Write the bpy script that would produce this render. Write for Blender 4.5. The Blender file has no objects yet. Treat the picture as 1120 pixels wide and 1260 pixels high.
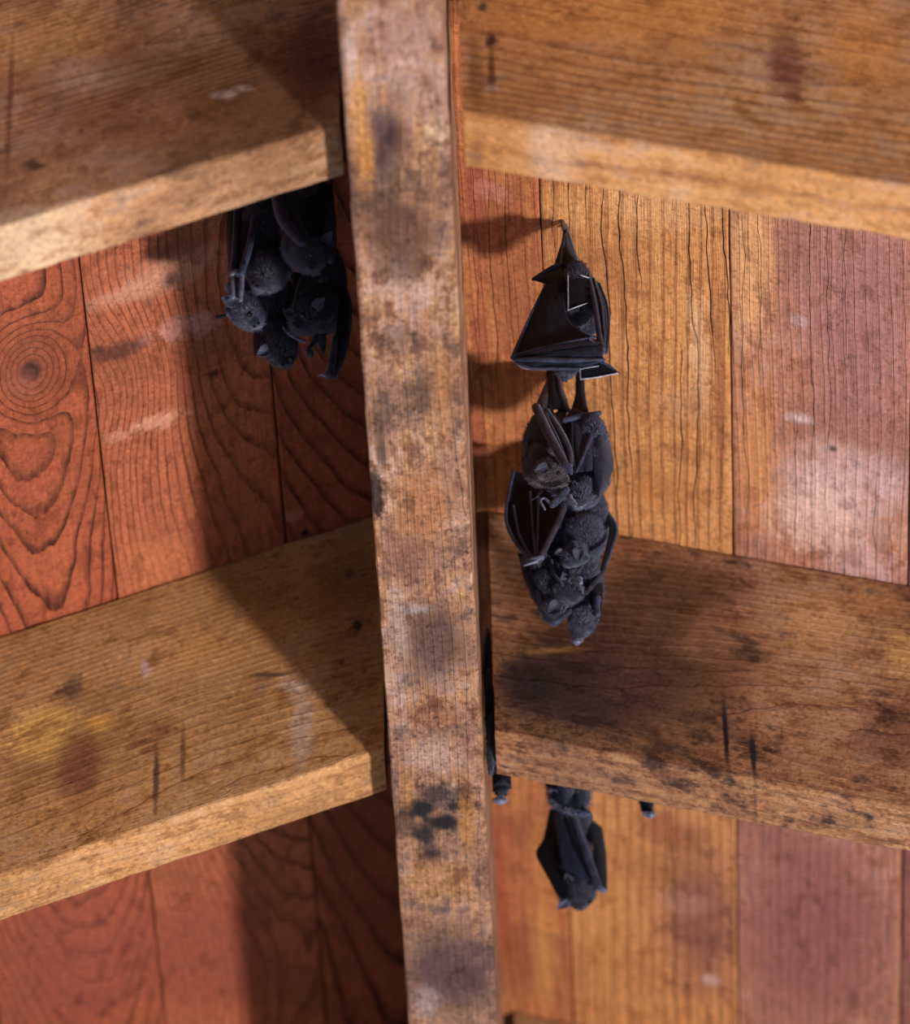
import bpy, bmesh, math, random
import numpy as np
from mathutils import Vector, Matrix, noise as mnoise

scene = bpy.context.scene
col = scene.collection
random.seed(7)

# ------------------------------------------------------------------ camera
FPX = 7684.166                                   # focal length in pixels of a 1120x1260 frame
CAM = Vector((0.05856, -1.99389, -2.02213))
RV = Vector((0.99901952, 0.03973499, -0.01952257))
UV = Vector((0.04172351, -0.69757742, 0.71529357))
FV = Vector((-0.01480368, 0.71540679, 0.69855135))
cd = bpy.data.cameras.new('camera')
cam = bpy.data.objects.new('camera', cd)
col.objects.link(cam)
M = Matrix((RV, UV, -FV)).transposed().to_4x4()
M.translation = CAM
cam.matrix_world = M
cd.sensor_fit = 'VERTICAL'
cd.sensor_height = 36.0
cd.sensor_width = 32.0
cd.lens = FPX / 1260 * 36.0
cd.clip_start = 0.05
cd.clip_end = 50
cd.dof.use_dof = True
cd.dof.focus_distance = 2.955
cd.dof.aperture_fstop = 8.0
scene.camera = cam

# ------------------------------------------------------------------ light
world = bpy.data.worlds.new('world')
scene.world = world
world.use_nodes = True
bg = world.node_tree.nodes['Background']
bg.inputs['Color'].default_value = (0.78, 0.86, 1.0, 1)
bg.inputs['Strength'].default_value = 0.55

LDIR = Vector((-0.60, 0.32, 1.0)).normalized()   # direction the light travels
LT = Vector((0.03, 0.16, 0.12))
LD = 2.7
ld = bpy.data.lights.new('key_lamp', 'AREA')
ld.shape = 'DISK'
ld.size = 0.20
ld.energy = 92
ld.color = (1.0, 0.965, 0.94)
lo = bpy.data.objects.new('key_lamp', ld)
lo.location = LT - LDIR * LD
lo.rotation_euler = LDIR.to_track_quat('-Z', 'Y').to_euler()
col.objects.link(lo)

scene.view_settings.view_transform = 'Standard'
scene.view_settings.look = 'None'
scene.view_settings.gamma = 1.0
scene.view_settings.use_curve_mapping = False
scene.view_settings.exposure = 0.12

# ------------------------------------------------------------------ roof dimensions (metres; z=0 is the underside of the ridge beam)
RW = 0.0225
PHL, PHR = 0.37493, 0.30003
HL, HR = 0.02983, 0.02967
DL, DR = 0.16048, 0.15139
TL, TR = 0.03175, 0.03162
YL = [-0.15036, 0.2594, 0.672]
YR = [-0.15117, 0.25269, 0.646]


def ray(px, py):
    return FV + RV * ((px - 560) / FPX) - UV * ((py - 630) / FPX)


def P(px, py, Y):
    v = ray(px, py)
    return CAM + v * ((Y - CAM.y) / v.y)


def on_board(px, py):
    s = -1 if px < 520 else 1
    h, ph = (HL + DL, PHL) if s < 0 else (HR + DR, PHR)
    k = math.tan(ph) * s
    v = ray(px, py)
    return CAM + v * ((h - CAM.z - k * CAM.x) / (v.z + k * v.x))


def on_ridge(px, py):
    v = ray(px, py)
    return CAM + v * (-CAM.z / v.z)


# ------------------------------------------------------------------ node helpers
def lin(c):
    return tuple(((x / 255) / 12.92 if x / 255 <= .04045 else ((x / 255 + .055) / 1.055) ** 2.4) for x in c) + (1.0,)


def soft(c, k):
    g = 0.45 * c[0] + 0.45 * c[1] + 0.1 * c[2]
    return tuple(g + (v - g) * k for v in c)


class X:
    """a socket with arithmetic"""
    def __init__(s, nt, sock): s.nt, s.k = nt, sock
    def _m(s, op, *a):
        n = s.nt.nodes.new('ShaderNodeMath'); n.operation = op
        for i, v in enumerate(a):
            if isinstance(v, X): s.nt.links.new(v.k, n.inputs[i])
            else: n.inputs[i].default_value = v
        return X(s.nt, n.outputs[0])
    def __add__(s, o): return s._m('ADD', s, o)
    __radd__ = __add__
    def __sub__(s, o): return s._m('SUBTRACT', s, o)
    def __rsub__(s, o): return s._m('SUBTRACT', o, s)
    def __mul__(s, o): return s._m('MULTIPLY', s, o)
    __rmul__ = __mul__
    def __truediv__(s, o): return s._m('DIVIDE', s, o)
    def sqrt(s): return s._m('SQRT', s)
    def frac(s): return s._m('FRACT', s)
    def exp(s): return s._m('EXPONENT', s)
    def abs(s): return s._m('ABSOLUTE', s)
    def max(s, o): return s._m('MAXIMUM', s, o)
    def min(s, o): return s._m('MINIMUM', s, o)
    def step(s, a, b, lo=0.0, hi=1.0):
        n = s.nt.nodes.new('ShaderNodeMapRange'); n.interpolation_type = 'SMOOTHSTEP'
        s.nt.links.new(s.k, n.inputs[0])
        for i, v in zip((1, 2, 3, 4), (a, b, lo, hi)): n.inputs[i].default_value = v
        return X(s.nt, n.outputs[0])


def xyz(nt, x, y, z):
    n = nt.nodes.new('ShaderNodeCombineXYZ')
    for i, v in enumerate((x, y, z)):
        if isinstance(v, X): nt.links.new(v.k, n.inputs[i])
        else: n.inputs[i].default_value = v
    return n.outputs[0]


def nz(nt, x, y, z, detail=2.0, rough=0.55):
    n = nt.nodes.new('ShaderNodeTexNoise')
    n.inputs['Scale'].default_value = 1.0
    n.inputs['Detail'].default_value = detail
    n.inputs['Roughness'].default_value = rough
    nt.links.new(xyz(nt, x, y, z), n.inputs['Vector'])
    return X(nt, n.outputs[0])


def mix(nt, f, a, b, mode='MIX'):
    n = nt.nodes.new('ShaderNodeMix'); n.data_type = 'RGBA'; n.blend_type = mode
    for i, v in ((0, f), (6, a), (7, b)):
        if isinstance(v, X): nt.links.new(v.k, n.inputs[i])
        elif isinstance(v, (int, float)): n.inputs[i].default_value = v
        elif isinstance(v, tuple): n.inputs[i].default_value = v
        else: nt.links.new(v, n.inputs[i])
    return n.outputs[2]


def new_mat(name):
    m = bpy.data.materials.new(name); m.use_nodes = True
    nt = m.node_tree
    return m, nt, nt.nodes['Principled BSDF']


def coords(nt):
    t = nt.nodes.new('ShaderNodeTexCoord')
    s = nt.nodes.new('ShaderNodeSeparateXYZ')
    nt.links.new(t.outputs['Object'], s.inputs[0])
    return [X(nt, s.outputs[i]) * 1000.0 for i in range(3)]      # millimetres


def wood(name, seed, early, late, grain='Y', tint=None, tint_amt=0.6, ring=3.2, pith=(0, 22), cone=0.03, wander=14.0,
         late_amt=0.75, knots=(), stain_shade=(), cracks=0.0, fibre=0.4, grime=0.3, speck=0.75, rough=0.62, bump=0.5, slope=0.0,
         plane='XY', ring_fade=0.3, sat=0.90, gain=0.84, rip=1.4, bleach=0.0, bleach_col=(206, 178, 160)):
    """sawn timber: growth rings cut by the board, fibre streaks, two-tone heartwood, staining of the wood with some shade painted in.
    grain: axis the fibres follow; pith: (across, depth) of the log centre in mm; stains: (u, v, ru, rv, colour, strength, raggedness) in mm"""
    early, late = soft(early, sat), soft(late, sat)
    if tint: tint = soft(tint, sat)
    m, nt, bs = new_mat(name)
    x, y, z = coords(nt)
    if grain == 'Y':
        v, a, b = y, x, z + x * slope
    else:                                                       # along the rafter, which falls with |x|
        v, a, b = x, z + x * slope, y
    sd = seed * 17.3
    # ring field
    w1 = nz(nt, v * 0.006, a * 0.012, sd, 1.5) - 0.5
    w2 = nz(nt, v * 0.004, sd + 5.0, a * 0.004, 0.0) - 0.5
    w3 = nz(nt, v * 0.03, a * 0.09, sd + 9.0, 2.0) - 0.5
    aa = a - pith[0] + w1 * wander
    bb = b * 0.35 + pith[1] + v * cone + w2 * (wander * 2.2)
    r = (aa * aa + bb * bb).sqrt() + w3 * rip
    for (kx, ky, ks, ka) in knots:
        g = (((a - kx) * (a - kx) + (v - ky) * (v - ky) * 0.35) * (-1.0 / (ks * ks))).exp()
        r = r + g * ka
    t = (r / ring).frac()
    lt = t.step(0.35, 0.95) * t.step(0.55, 0.94) * (1.0 - t.step(0.96, 1.0))
    fib = nz(nt, a * 1.7, v * 0.03, b * 1.7 + sd, 3.0, 0.6)
    fib2 = nz(nt, a * 0.35, v * 0.012, b * 0.35 + sd, 1.0, 0.6)
    blot = nz(nt, x * 0.013, y * 0.013 + sd, z * 0.013, 5.0, 0.68)         # broad patches
    scuf = nz(nt, a * 0.10 + 5.0, v * 0.055, b * 0.10 + sd, 5.0, 0.72)   # scuffs and dirt, a centimetre across
    grit = nz(nt, x * 0.42, y * 0.42, z * 0.42 + sd, 5.0, 0.78)               # tooth of the sawn face
    c = mix(nt, lt * (blot.step(0.40, 0.56, 1.0, 1.0 - ring_fade)) * late_amt, lin(early), lin(late))
    if tint:
        c = mix(nt, (blot * 0.5 + fib2 * 0.5).step(0.40, 0.60) * tint_amt, c, lin(tint), 'MIX')
    c = mix(nt, fib.step(0.3, 0.62, 1.0, 0.0) * fibre, c, mix(nt, 0.8, c, lin(late)), 'MIX')
    if bleach:
        c = mix(nt, (scuf * 0.55 + (1.0 - blot) * 0.45).step(0.50, 0.60) * bleach, c, lin(bleach_col))
    hgt = lt * 0.35 + fib * 0.4 + grit * 0.45 + scuf * 0.5
    if cracks:
        cw = nz(nt, a * 0.02, v * 0.012, sd + 31.0, 3.0, 0.6) - 0.5
        cn = nz(nt, a * 0.05, v * 0.006, sd + 40.0, 0.0)
        cf = ((a * 0.125 + cw * 1.5).frac() - 0.5).abs()
        cr = cf.step(0.012, 0.05, 1.0, 0.0) * (cn * 0.7 + scuf * 0.3).step(0.45, 0.56) * cracks
        c = mix(nt, cr, c, lin((58, 26, 14)))
        hgt = hgt - cr * 1.5
    if grime:
        c = mix(nt, (blot * 0.55 + scuf * 0.45).step(0.49, 0.60) * grime, c, lin((66, 40, 30)))
    if plane == 'XY': pu, pv = x, y
    else: pu, pv = x, z
    rag = (scuf - 0.5) * 1.3 + (blot - 0.5) * 0.9 + (grit - 0.5) * 0.45
    for q, (su, sv, ru, rv, sc, st, rg) in enumerate(stain_shade):
        du = (pu - su) / (ru * 1.15)
        dv = (pv - sv) / (rv * 1.15)
        d = (du * du + dv * dv).sqrt() + (rag if q % 2 else rag * -1.0) * (rg * 1.25)
        c = mix(nt, d.step(0.25, 1.0, 1.0, 0.0) * st, c, lin(soft(sc, 0.5 + 0.5 * sat)))
    c = mix(nt, scuf.step(0.37, 0.50, 1.0, 0.0) * speck * 0.75, c, mix(nt, 1.0, c, (0.42, 0.34, 0.32, 1.0), 'MULTIPLY'))
    c = mix(nt, grit.step(0.53, 0.68) * speck * 0.9, c, mix(nt, 1.0, c, (1.55, 1.62, 1.75, 1.0), 'MULTIPLY'))
    c = mix(nt, grit.step(0.34, 0.49, 1.0, 0.0) * speck * 0.85, c, mix(nt, 1.0, c, (0.36, 0.30, 0.30, 1.0), 'MULTIPLY'))
    c = mix(nt, 1.0, c, (gain * 1.02, gain * 0.95, gain * 0.94, 1.0), 'MULTIPLY')
    nt.links.new(c, bs.inputs['Base Color'])
    rr = (grit * 0.35 + (rough - 0.17))
    nt.links.new(rr.k, bs.inputs['Roughness'])
    bs.inputs['Specular IOR Level'].default_value = 0.22
    bp = nt.nodes.new('ShaderNodeBump')
    bp.inputs['Strength'].default_value = bump
    bp.inputs['Distance'].default_value = 0.0020
    nt.links.new(hgt.k, bp.inputs['Height'])
    nt.links.new(bp.outputs[0], bs.inputs['Normal'])
    return m


def skin_mat(name, base, rough, sheen, scale, bumpd, sheen_tint=(0.6, 0.66, 0.85), spec=0.5, bs_str=0.5, two=None):
    m, nt, bs = new_mat(name)
    x, y, z = coords(nt)
    n = nz(nt, x * scale, y * scale, z * scale * 0.45, 3.0, 0.65)
    n2 = nz(nt, x * 0.16, y * 0.16, z * 0.16, 2.0, 0.6)
    b2 = two or tuple(min(255, v * 1.55) for v in base)
    c = mix(nt, n2.step(0.35, 0.65), lin(base), lin(b2))
    c = mix(nt, n.step(0.35, 0.6, 1.0, 0.0) * 0.5, c, lin(tuple(v * 0.5 for v in base)))
    nt.links.new(c, bs.inputs['Base Color'])
    bs.inputs['Roughness'].default_value = rough
    bs.inputs['Specular IOR Level'].default_value = spec
    bs.inputs['Sheen Weight'].default_value = sheen
    bs.inputs['Sheen Roughness'].default_value = 0.45
    bs.inputs['Sheen Tint'].default_value = sheen_tint + (1,)
    bp = nt.nodes.new('ShaderNodeBump')
    bp.inputs['Strength'].default_value = bs_str
    bp.inputs['Distance'].default_value = bumpd
    nt.links.new(n.k, bp.inputs['Height'])
    nt.links.new(bp.outputs[0], bs.inputs['Normal'])
    return m


# ------------------------------------------------------------------ object helpers
def link(name, me, mat=None, parent=None):
    o = bpy.data.objects.new(name, me)
    col.objects.link(o)
    if mat: me.materials.append(mat)
    if parent: o.parent = parent
    return o


def tag(o, label, cat, group=None, kind=None):
    o['label'] = label
    o['category'] = cat
    if group: o['group'] = group
    if kind: o['kind'] = kind
    return o


def sweep(rings, jitter=0.0, seed=0, freq=30.0):
    """closed rings of points along a timber -> mesh with end caps; jitter roughens the sawn faces and arrises"""
    n = len(rings[0])
    vs, fs = [], []
    for ring_ in rings:
        for p in ring_:
            p = Vector(p)
            if jitter:
                q = p * freq + Vector((seed * 3.7, seed * 1.3, 0))
                p = p + mnoise.noise_vector(q) * jitter + mnoise.noise_vector(q * 4.1) * jitter * 0.45
            vs.append(p)
    for i in range(len(rings) - 1):
        for j in range(n):
            a, b = i * n + j, i * n + (j + 1) % n
            fs.append((a, b, b + n, a + n))
    fs.append(tuple(range(n))[::-1])
    k = (len(rings) - 1) * n
    fs.append(tuple(range(k, k + n)))
    me = bpy.data.meshes.new('timber')
    me.from_pydata([tuple(v) for v in vs], [], fs)
    bm = bmesh.new(); bm.from_mesh(me)
    bmesh.ops.recalc_face_normals(bm, faces=bm.faces)
    bm.to_mesh(me); bm.free()
    return me


def rounded(u0, u1, w0, w1, r, nu=5, nw=5):
    """rounded rectangle as a ring of (u, w), with a few points along each side"""
    pts = []
    def side(a, b, n):
        for i in range(n): pts.append(tuple(a[k] + (b[k] - a[k]) * i / n for k in range(2)))
    def arc(cu, cw, a0):
        for i in range(3):
            t = a0 + math.pi / 2 * i / 3
            pts.append((cu + r * math.cos(t), cw + r * math.sin(t)))
    arc(u1 - r, w1 - r, 0); side((u1 - r, w1), (u0 + r, w1), nu)
    arc(u0 + r, w1 - r, math.pi / 2); side((u0, w1 - r), (u0, w0 + r), nw)
    arc(u0 + r, w0 + r, math.pi); side((u0 + r, w0), (u1 - r, w0), nu)
    arc(u1 - r, w0 + r, 1.5 * math.pi); side((u1, w0 + r), (u1, w1 - r), nw)
    return pts


# ------------------------------------------------------------------ staining and some painted shade from the photograph, in wood coordinates (mm)
def sb(px, py, rx, ry, c, st, rg=0.9):                # on a roof board
    p = on_board(px, py); k = 0.373
    return (p.x * 1000, p.y * 1000, rx * k, ry * k / 0.72, c, st, rg)
def sr(px, py, rx, ry, c, st, rg=0.9):                # on the underside of the ridge beam
    p = on_ridge(px, py); k = 0.366
    return (p.x * 1000, p.y * 1000, rx * k, ry * k / 0.70, c, st, rg)
def sf(px, py, rx, ry, c, st, Y, rg=0.9):             # on the front face of a rafter
    p = P(px, py, Y); k = 0.366
    return (p.x * 1000, p.z * 1000, rx * k, ry * k / 0.715, c, st, rg)


BLK = (30, 24, 28); DKB = (66, 38, 28); PALE = (226, 202, 190); PURP = (150, 104, 104); LILAC = (206, 178, 186); GOLD = (206, 140, 66)
OCH = (190, 128, 62)

# ------------------------------------------------------------------ ridge beam
ridge_mat = wood('ridge_beam_wood', 1, (214, 156, 104), (134, 84, 60), 'Y', tint=(188, 140, 118), tint_amt=0.75, ring=2.6, pith=(26, 26), cone=0.004,
                 wander=9, gain=.62, late_amt=0.22, ring_fade=0.95, fibre=0.5, grime=0.75, bleach=0.6, bleach_col=(222, 190, 176), speck=1.15, bump=0.8, plane='XY', stain_shade=[
    sr(478, 165, 30, 40, (84, 58, 60), .9), sr(500, 40, 60, 40, (170, 128, 112), .6), sr(530, 120, 40, 40, (196, 158, 138), .6), sr(470, 210, 20, 30, (96, 68, 70), .7), sr(500, 290, 60, 55, (100, 60, 48), .85),
    sr(490, 330, 40, 25, (98, 66, 60), .6), sr(540, 165, 22, 22, (232, 200, 160), .7), sr(440, 120, 14, 50, (222, 158, 84), .8),
    sr(448, 190, 16, 40, (220, 150, 72), .8), sr(432, 70, 9, 40, PALE, .6), sr(554, 115, 5, 14, BLK, 1.0, .5), sr(553, 80, 4, 9, BLK, .9, .5), sr(552, 30, 4, 10, BLK, .9, .5), sr(490, 415, 30, 22, (110, 80, 76), .6),
    sr(465, 520, 16, 40, (92, 64, 60), .7), sr(462, 610, 11, 36, BLK, .9), sr(470, 560, 10, 26, (60, 40, 40), .8),
    sr(545, 480, 22, 90, (206, 140, 82), .6), sr(520, 620, 50, 60, (190, 116, 66), .6),
    sr(510, 750, 30, 8, (232, 214, 204), .8), sr(530, 795, 70, 75, (98, 62, 56), .9), sr(490, 760, 14, 60, (204, 172, 156), .6, 1.3), sr(500, 690, 40, 40, (150, 100, 78), .6),
    sr(540, 880, 60, 26, (150, 86, 52), .6), sr(535, 930, 45, 26, (206, 168, 146), .7),
    sr(540, 978, 42, 22, (74, 52, 50), .95, .7), sr(518, 995, 30, 14, BLK, 1.0, .8), sr(564, 992, 30, 13, BLK, 1.0, .8), sr(545, 1012, 34, 15, (34, 24, 26), 1.0, .9),
    sr(530, 1050, 22, 18, (56, 36, 30), .95, .9), sr(522, 1026, 18, 14, (36, 26, 28), .9, .9),
    sr(500, 970, 14, 60, GOLD, .6), sr(575, 1000, 16, 60, GOLD, .6), sr(540, 1085, 60, 40, (196, 134, 78), .65),
    sr(548, 1195, 85, 90, (98, 70, 68), .95, .7), sr(525, 1230, 22, 26, (196, 172, 164), .6, 1.2), sr(585, 1210, 14, 30, (92, 66, 66), .7, 1.2),
])
cross = rounded(-RW, RW, 0.0, 0.20, 0.0016, 8, 10)
me = sweep([[(u, y, w) for u, w in cross] for y in np.linspace(-0.72, 1.15, 190)], 0.00055, 1, 45)
ridge = link('ridge_beam', me, ridge_mat)
tag(ridge, 'long weathered ridge beam running down the middle with dark charred stain', 'beam', kind='structure')

# ------------------------------------------------------------------ roof boards
backing = new_mat('seam_backing')[0]  # unseen dark sheet added over the boards so no light leaks through seams
fnt = backing.node_tree
fx, fy, fz = coords(fnt)
fc = mix(fnt, nz(fnt, fx * .3, fy * .3, fz * .3, 3).step(.3, .7), lin((18, 13, 11)), lin((34, 25, 21)))
fnt.links.new(fc, fnt.nodes['Principled BSDF'].inputs['Base Color'])
fnt.nodes['Principled BSDF'].inputs['Roughness'].default_value = 0.95
Y0, Y1 = -0.72, 1.15
bm = bmesh.new()
for s, h, ph in ((-1, HL + DL, PHL), (1, HR + DR, PHR)):
    k = math.tan(ph)
    q = []
    for dz in (0.0195, 0.0235):
        for yy in (Y0, Y1):
            for xx in (RW, 0.66):
                q.append(bm.verts.new((s * xx, yy, h - k * xx + dz)))
    for f in ((0, 1, 3, 2), (4, 6, 7, 5), (0, 4, 5, 1), (2, 3, 7, 6), (0, 2, 6, 4), (1, 5, 7, 3)):
        bm.faces.new([q[i] for i in f])
bmesh.ops.recalc_face_normals(bm, faces=bm.faces)
me = bpy.data.meshes.new('ceiling'); bm.to_mesh(me); bm.free()
ceiling = link('ceiling', me, backing)
tag(ceiling, 'underside of a gable roof lined with red and golden boards', 'ceiling', kind='structure')

RED = dict(early=(178, 92, 60), late=(100, 44, 28), sat=.95)
kn = on_board(37, 457)
L_SPEC = [   # from the ridge outwards
    dict(seed=2, sat=.92, early=(176, 92, 56), late=(58, 24, 14), gain=.8, ring=4.6, pith=(-14, 8), cone=0.13, wander=30, late_amt=1.0, ring_fade=.1, fibre=.25, tint=(156, 78, 46),
         stain_shade=[sb(345, 640, 40, 10, (196, 130, 110), .5), sb(375, 656, 7, 7, BLK, 1.0, .2)]),
    dict(seed=3, sat=.92, early=(196, 108, 68), late=(104, 46, 26), gain=.78, ring=1.9, pith=(-72, 30), cone=0.012, wander=18, late_amt=0.9, ring_fade=.2, tint=(172, 90, 56), knots=[(-142, 118, 26, 9)],
         stain_shade=[sb(150, 430, 42, 12, (86, 44, 38), .8, 1.0), sb(215, 330, 70, 30, (206, 150, 122), .55, 1.2), sb(190, 520, 60, 14, (222, 160, 126), .65, 1.1),
                 sb(160, 360, 60, 14, (214, 158, 130), .5, 1.2), sb(230, 400, 60, 16, (206, 150, 138), .5, 1.2), sb(262, 460, 12, 8, (60, 28, 22), .8), sb(225, 305, 45, 18, (110, 62, 42), .7),
                 sb(195, 690, 60, 60, (208, 128, 78), .4), sb(250, 1170, 110, 150, (152, 74, 56), .7, .4), sb(120, 430, 14, 8, (48, 24, 18), .7)]),
    dict(seed=4, sat=.92, early=(190, 96, 58), late=(70, 28, 16), gain=.74, ring=1.75, pith=(kn.x * 1000 - 4, 9), cone=0.035, wander=13, late_amt=1.0, ring_fade=.1, fibre=.25, tint=(168, 80, 50),
         knots=[(kn.x * 1000, kn.y * 1000, 17, 16)],
         stain_shade=[(kn.x * 1000, kn.y * 1000, 5.5, 7, (52, 30, 26), .95, .5), sb(30, 470, 36, 30, (160, 92, 74), .5), sb(110, 1180, 170, 150, (150, 72, 56), .7, .4), sb(20, 330, 40, 20, (206, 112, 64), .4)]),
    dict(seed=5, ring=3.4, pith=(-280, 16), cone=0.04, wander=20, **RED),
    dict(seed=6, ring=3.0, pith=(-380, 20), cone=0.03, wander=18, **RED),
    dict(seed=16, ring=3.0, pith=(-450, 20), cone=0.03, wander=18, **RED),
    dict(seed=17, ring=3.0, pith=(-540, 20), cone=0.03, wander=18, **RED)]
FAR = (172, 112, 104)
R_SPEC = [
    dict(seed=8, early=(206, 132, 74), late=(150, 80, 46), ring=3.6, pith=(110, 20), cone=0.004, wander=6, late_amt=0.6, tint=(176, 92, 60), cracks=0.5,
         stain_shade=[sb(585, 250, 18, 70, (158, 82, 62), .8, .4), sb(592, 420, 16, 60, (160, 84, 60), .7, .4), sb(610, 1100, 30, 150, (166, 82, 58), .75, .5), sb(590, 560, 14, 90, (150, 78, 56), .6, .4),
                 sb(605, 235, 20, 14, (196, 128, 110), .6), sb(670, 1180, 26, 120, (216, 150, 86), .6, .5), sb(668, 1050, 20, 60, (206, 140, 74), .5)]),
    dict(seed=9, early=(226, 158, 92), late=(170, 98, 50), ring=4.6, pith=(20, 16), cone=0.003, wander=6, late_amt=0.6, tint=(212, 138, 76), cracks=1.0, bump=0.8,
         stain_shade=[sb(800, 250, 90, 40, (236, 184, 128), .5), sb(700, 260, 40, 40, (232, 174, 108), .5), sb(860, 420, 20, 90, (232, 190, 148), .5, 1.1), sb(885, 480, 9, 220, (140, 74, 46), .55, .5),
                 sb(810, 600, 70, 40, (186, 112, 58), .5), sb(840, 500, 50, 30, (212, 158, 110), .5),
                 sb(740, 1130, 36, 130, (220, 152, 86), .7, .5), sb(850, 1110, 50, 26, (150, 92, 78), .5), sb(820, 1020, 60, 30, (150, 82, 62), .6), sb(865, 1130, 75, 150, (150, 92, 78), .85, .6),
                 sb(840, 1110, 40, 20, (196, 142, 118), .5), sb(875, 1205, 16, 10, (226, 190, 180), .6)]),
    dict(seed=10, early=(196, 130, 96), late=(140, 82, 66), ring=4.0, pith=(300, 14), cone=0.002, wander=6, late_amt=0.4, tint=(180, 122, 104), cracks=0.5, bump=0.8, bleach=.25,
         stain_shade=[sb(925, 330, 34, 120, (226, 168, 108), .75, .6), sb(930, 560, 40, 130, (212, 144, 84), .7, .6), sb(1060, 400, 90, 190, (166, 112, 110), .75, .6),
                 sb(1030, 600, 80, 80, (222, 190, 184), .75, 1.1), sb(1000, 640, 70, 50, (230, 194, 172), .7, 1.0), sb(1090, 590, 50, 50, (214, 182, 182), .6, 1.1), sb(1060, 690, 60, 40, (206, 170, 168), .6, 1.1),
                 sb(985, 515, 24, 10, (232, 208, 206), .7, 1.0), sb(1025, 552, 8, 6, (70, 46, 44), .8), sb(985, 395, 16, 10, (206, 180, 184), .5, 1.2),
                 sb(1000, 1130, 150, 200, (146, 86, 84), .9, .5), sb(1050, 1230, 10, 30, (86, 48, 46), .6)]),
    dict(seed=11, early=(150, 92, 84), late=(112, 62, 56), ring=4.0, pith=(300, 20), cone=0.02, wander=18, late_amt=0.5),
    dict(seed=12, early=(160, 98, 86), late=(112, 62, 56), ring=4.0, pith=(380, 20), cone=0.02, wander=18, late_amt=0.5),
    dict(seed=18, early=(170, 102, 80), late=(112, 62, 56), ring=4.0, pith=(450, 20), cone=0.02, wander=18, late_amt=0.5),
    dict(seed=19, early=(170, 102, 80), late=(112, 62, 56), ring=4.0, pith=(540, 20), cone=0.02, wander=18, late_amt=0.5)]
XL = [RW, 0.0735, 0.1580, 0.2425, 0.327, 0.411, 0.496, 0.58]
XR = [RW, 0.0613, 0.1503, 0.2355, 0.321, 0.406, 0.491, 0.576]
for s, xs, specs, h, ph in ((-1, XL, L_SPEC, HL + DL, PHL), (1, XR, R_SPEC, HR + DR, PHR)):
    k = math.tan(ph)
    for i, sp in enumerate(specs):
        mat = wood('board_wood', slope=s * k, **sp)
        cross = rounded(xs[i] + (0.0002 if i else -0.0006), xs[i + 1] - 0.0004, 0.0, 0.0185, 0.0013, 10, 2)
        lift = random.uniform(-0.0003, 0.0006)
        rings = [[(s * u, y, h - k * u + w + lift) for u, w in cross] for y in np.linspace(Y0, Y1, 110)]
        b = link('roof_board', sweep(rings, 0.00035, sp['seed'], 25), mat, ceiling)

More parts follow.
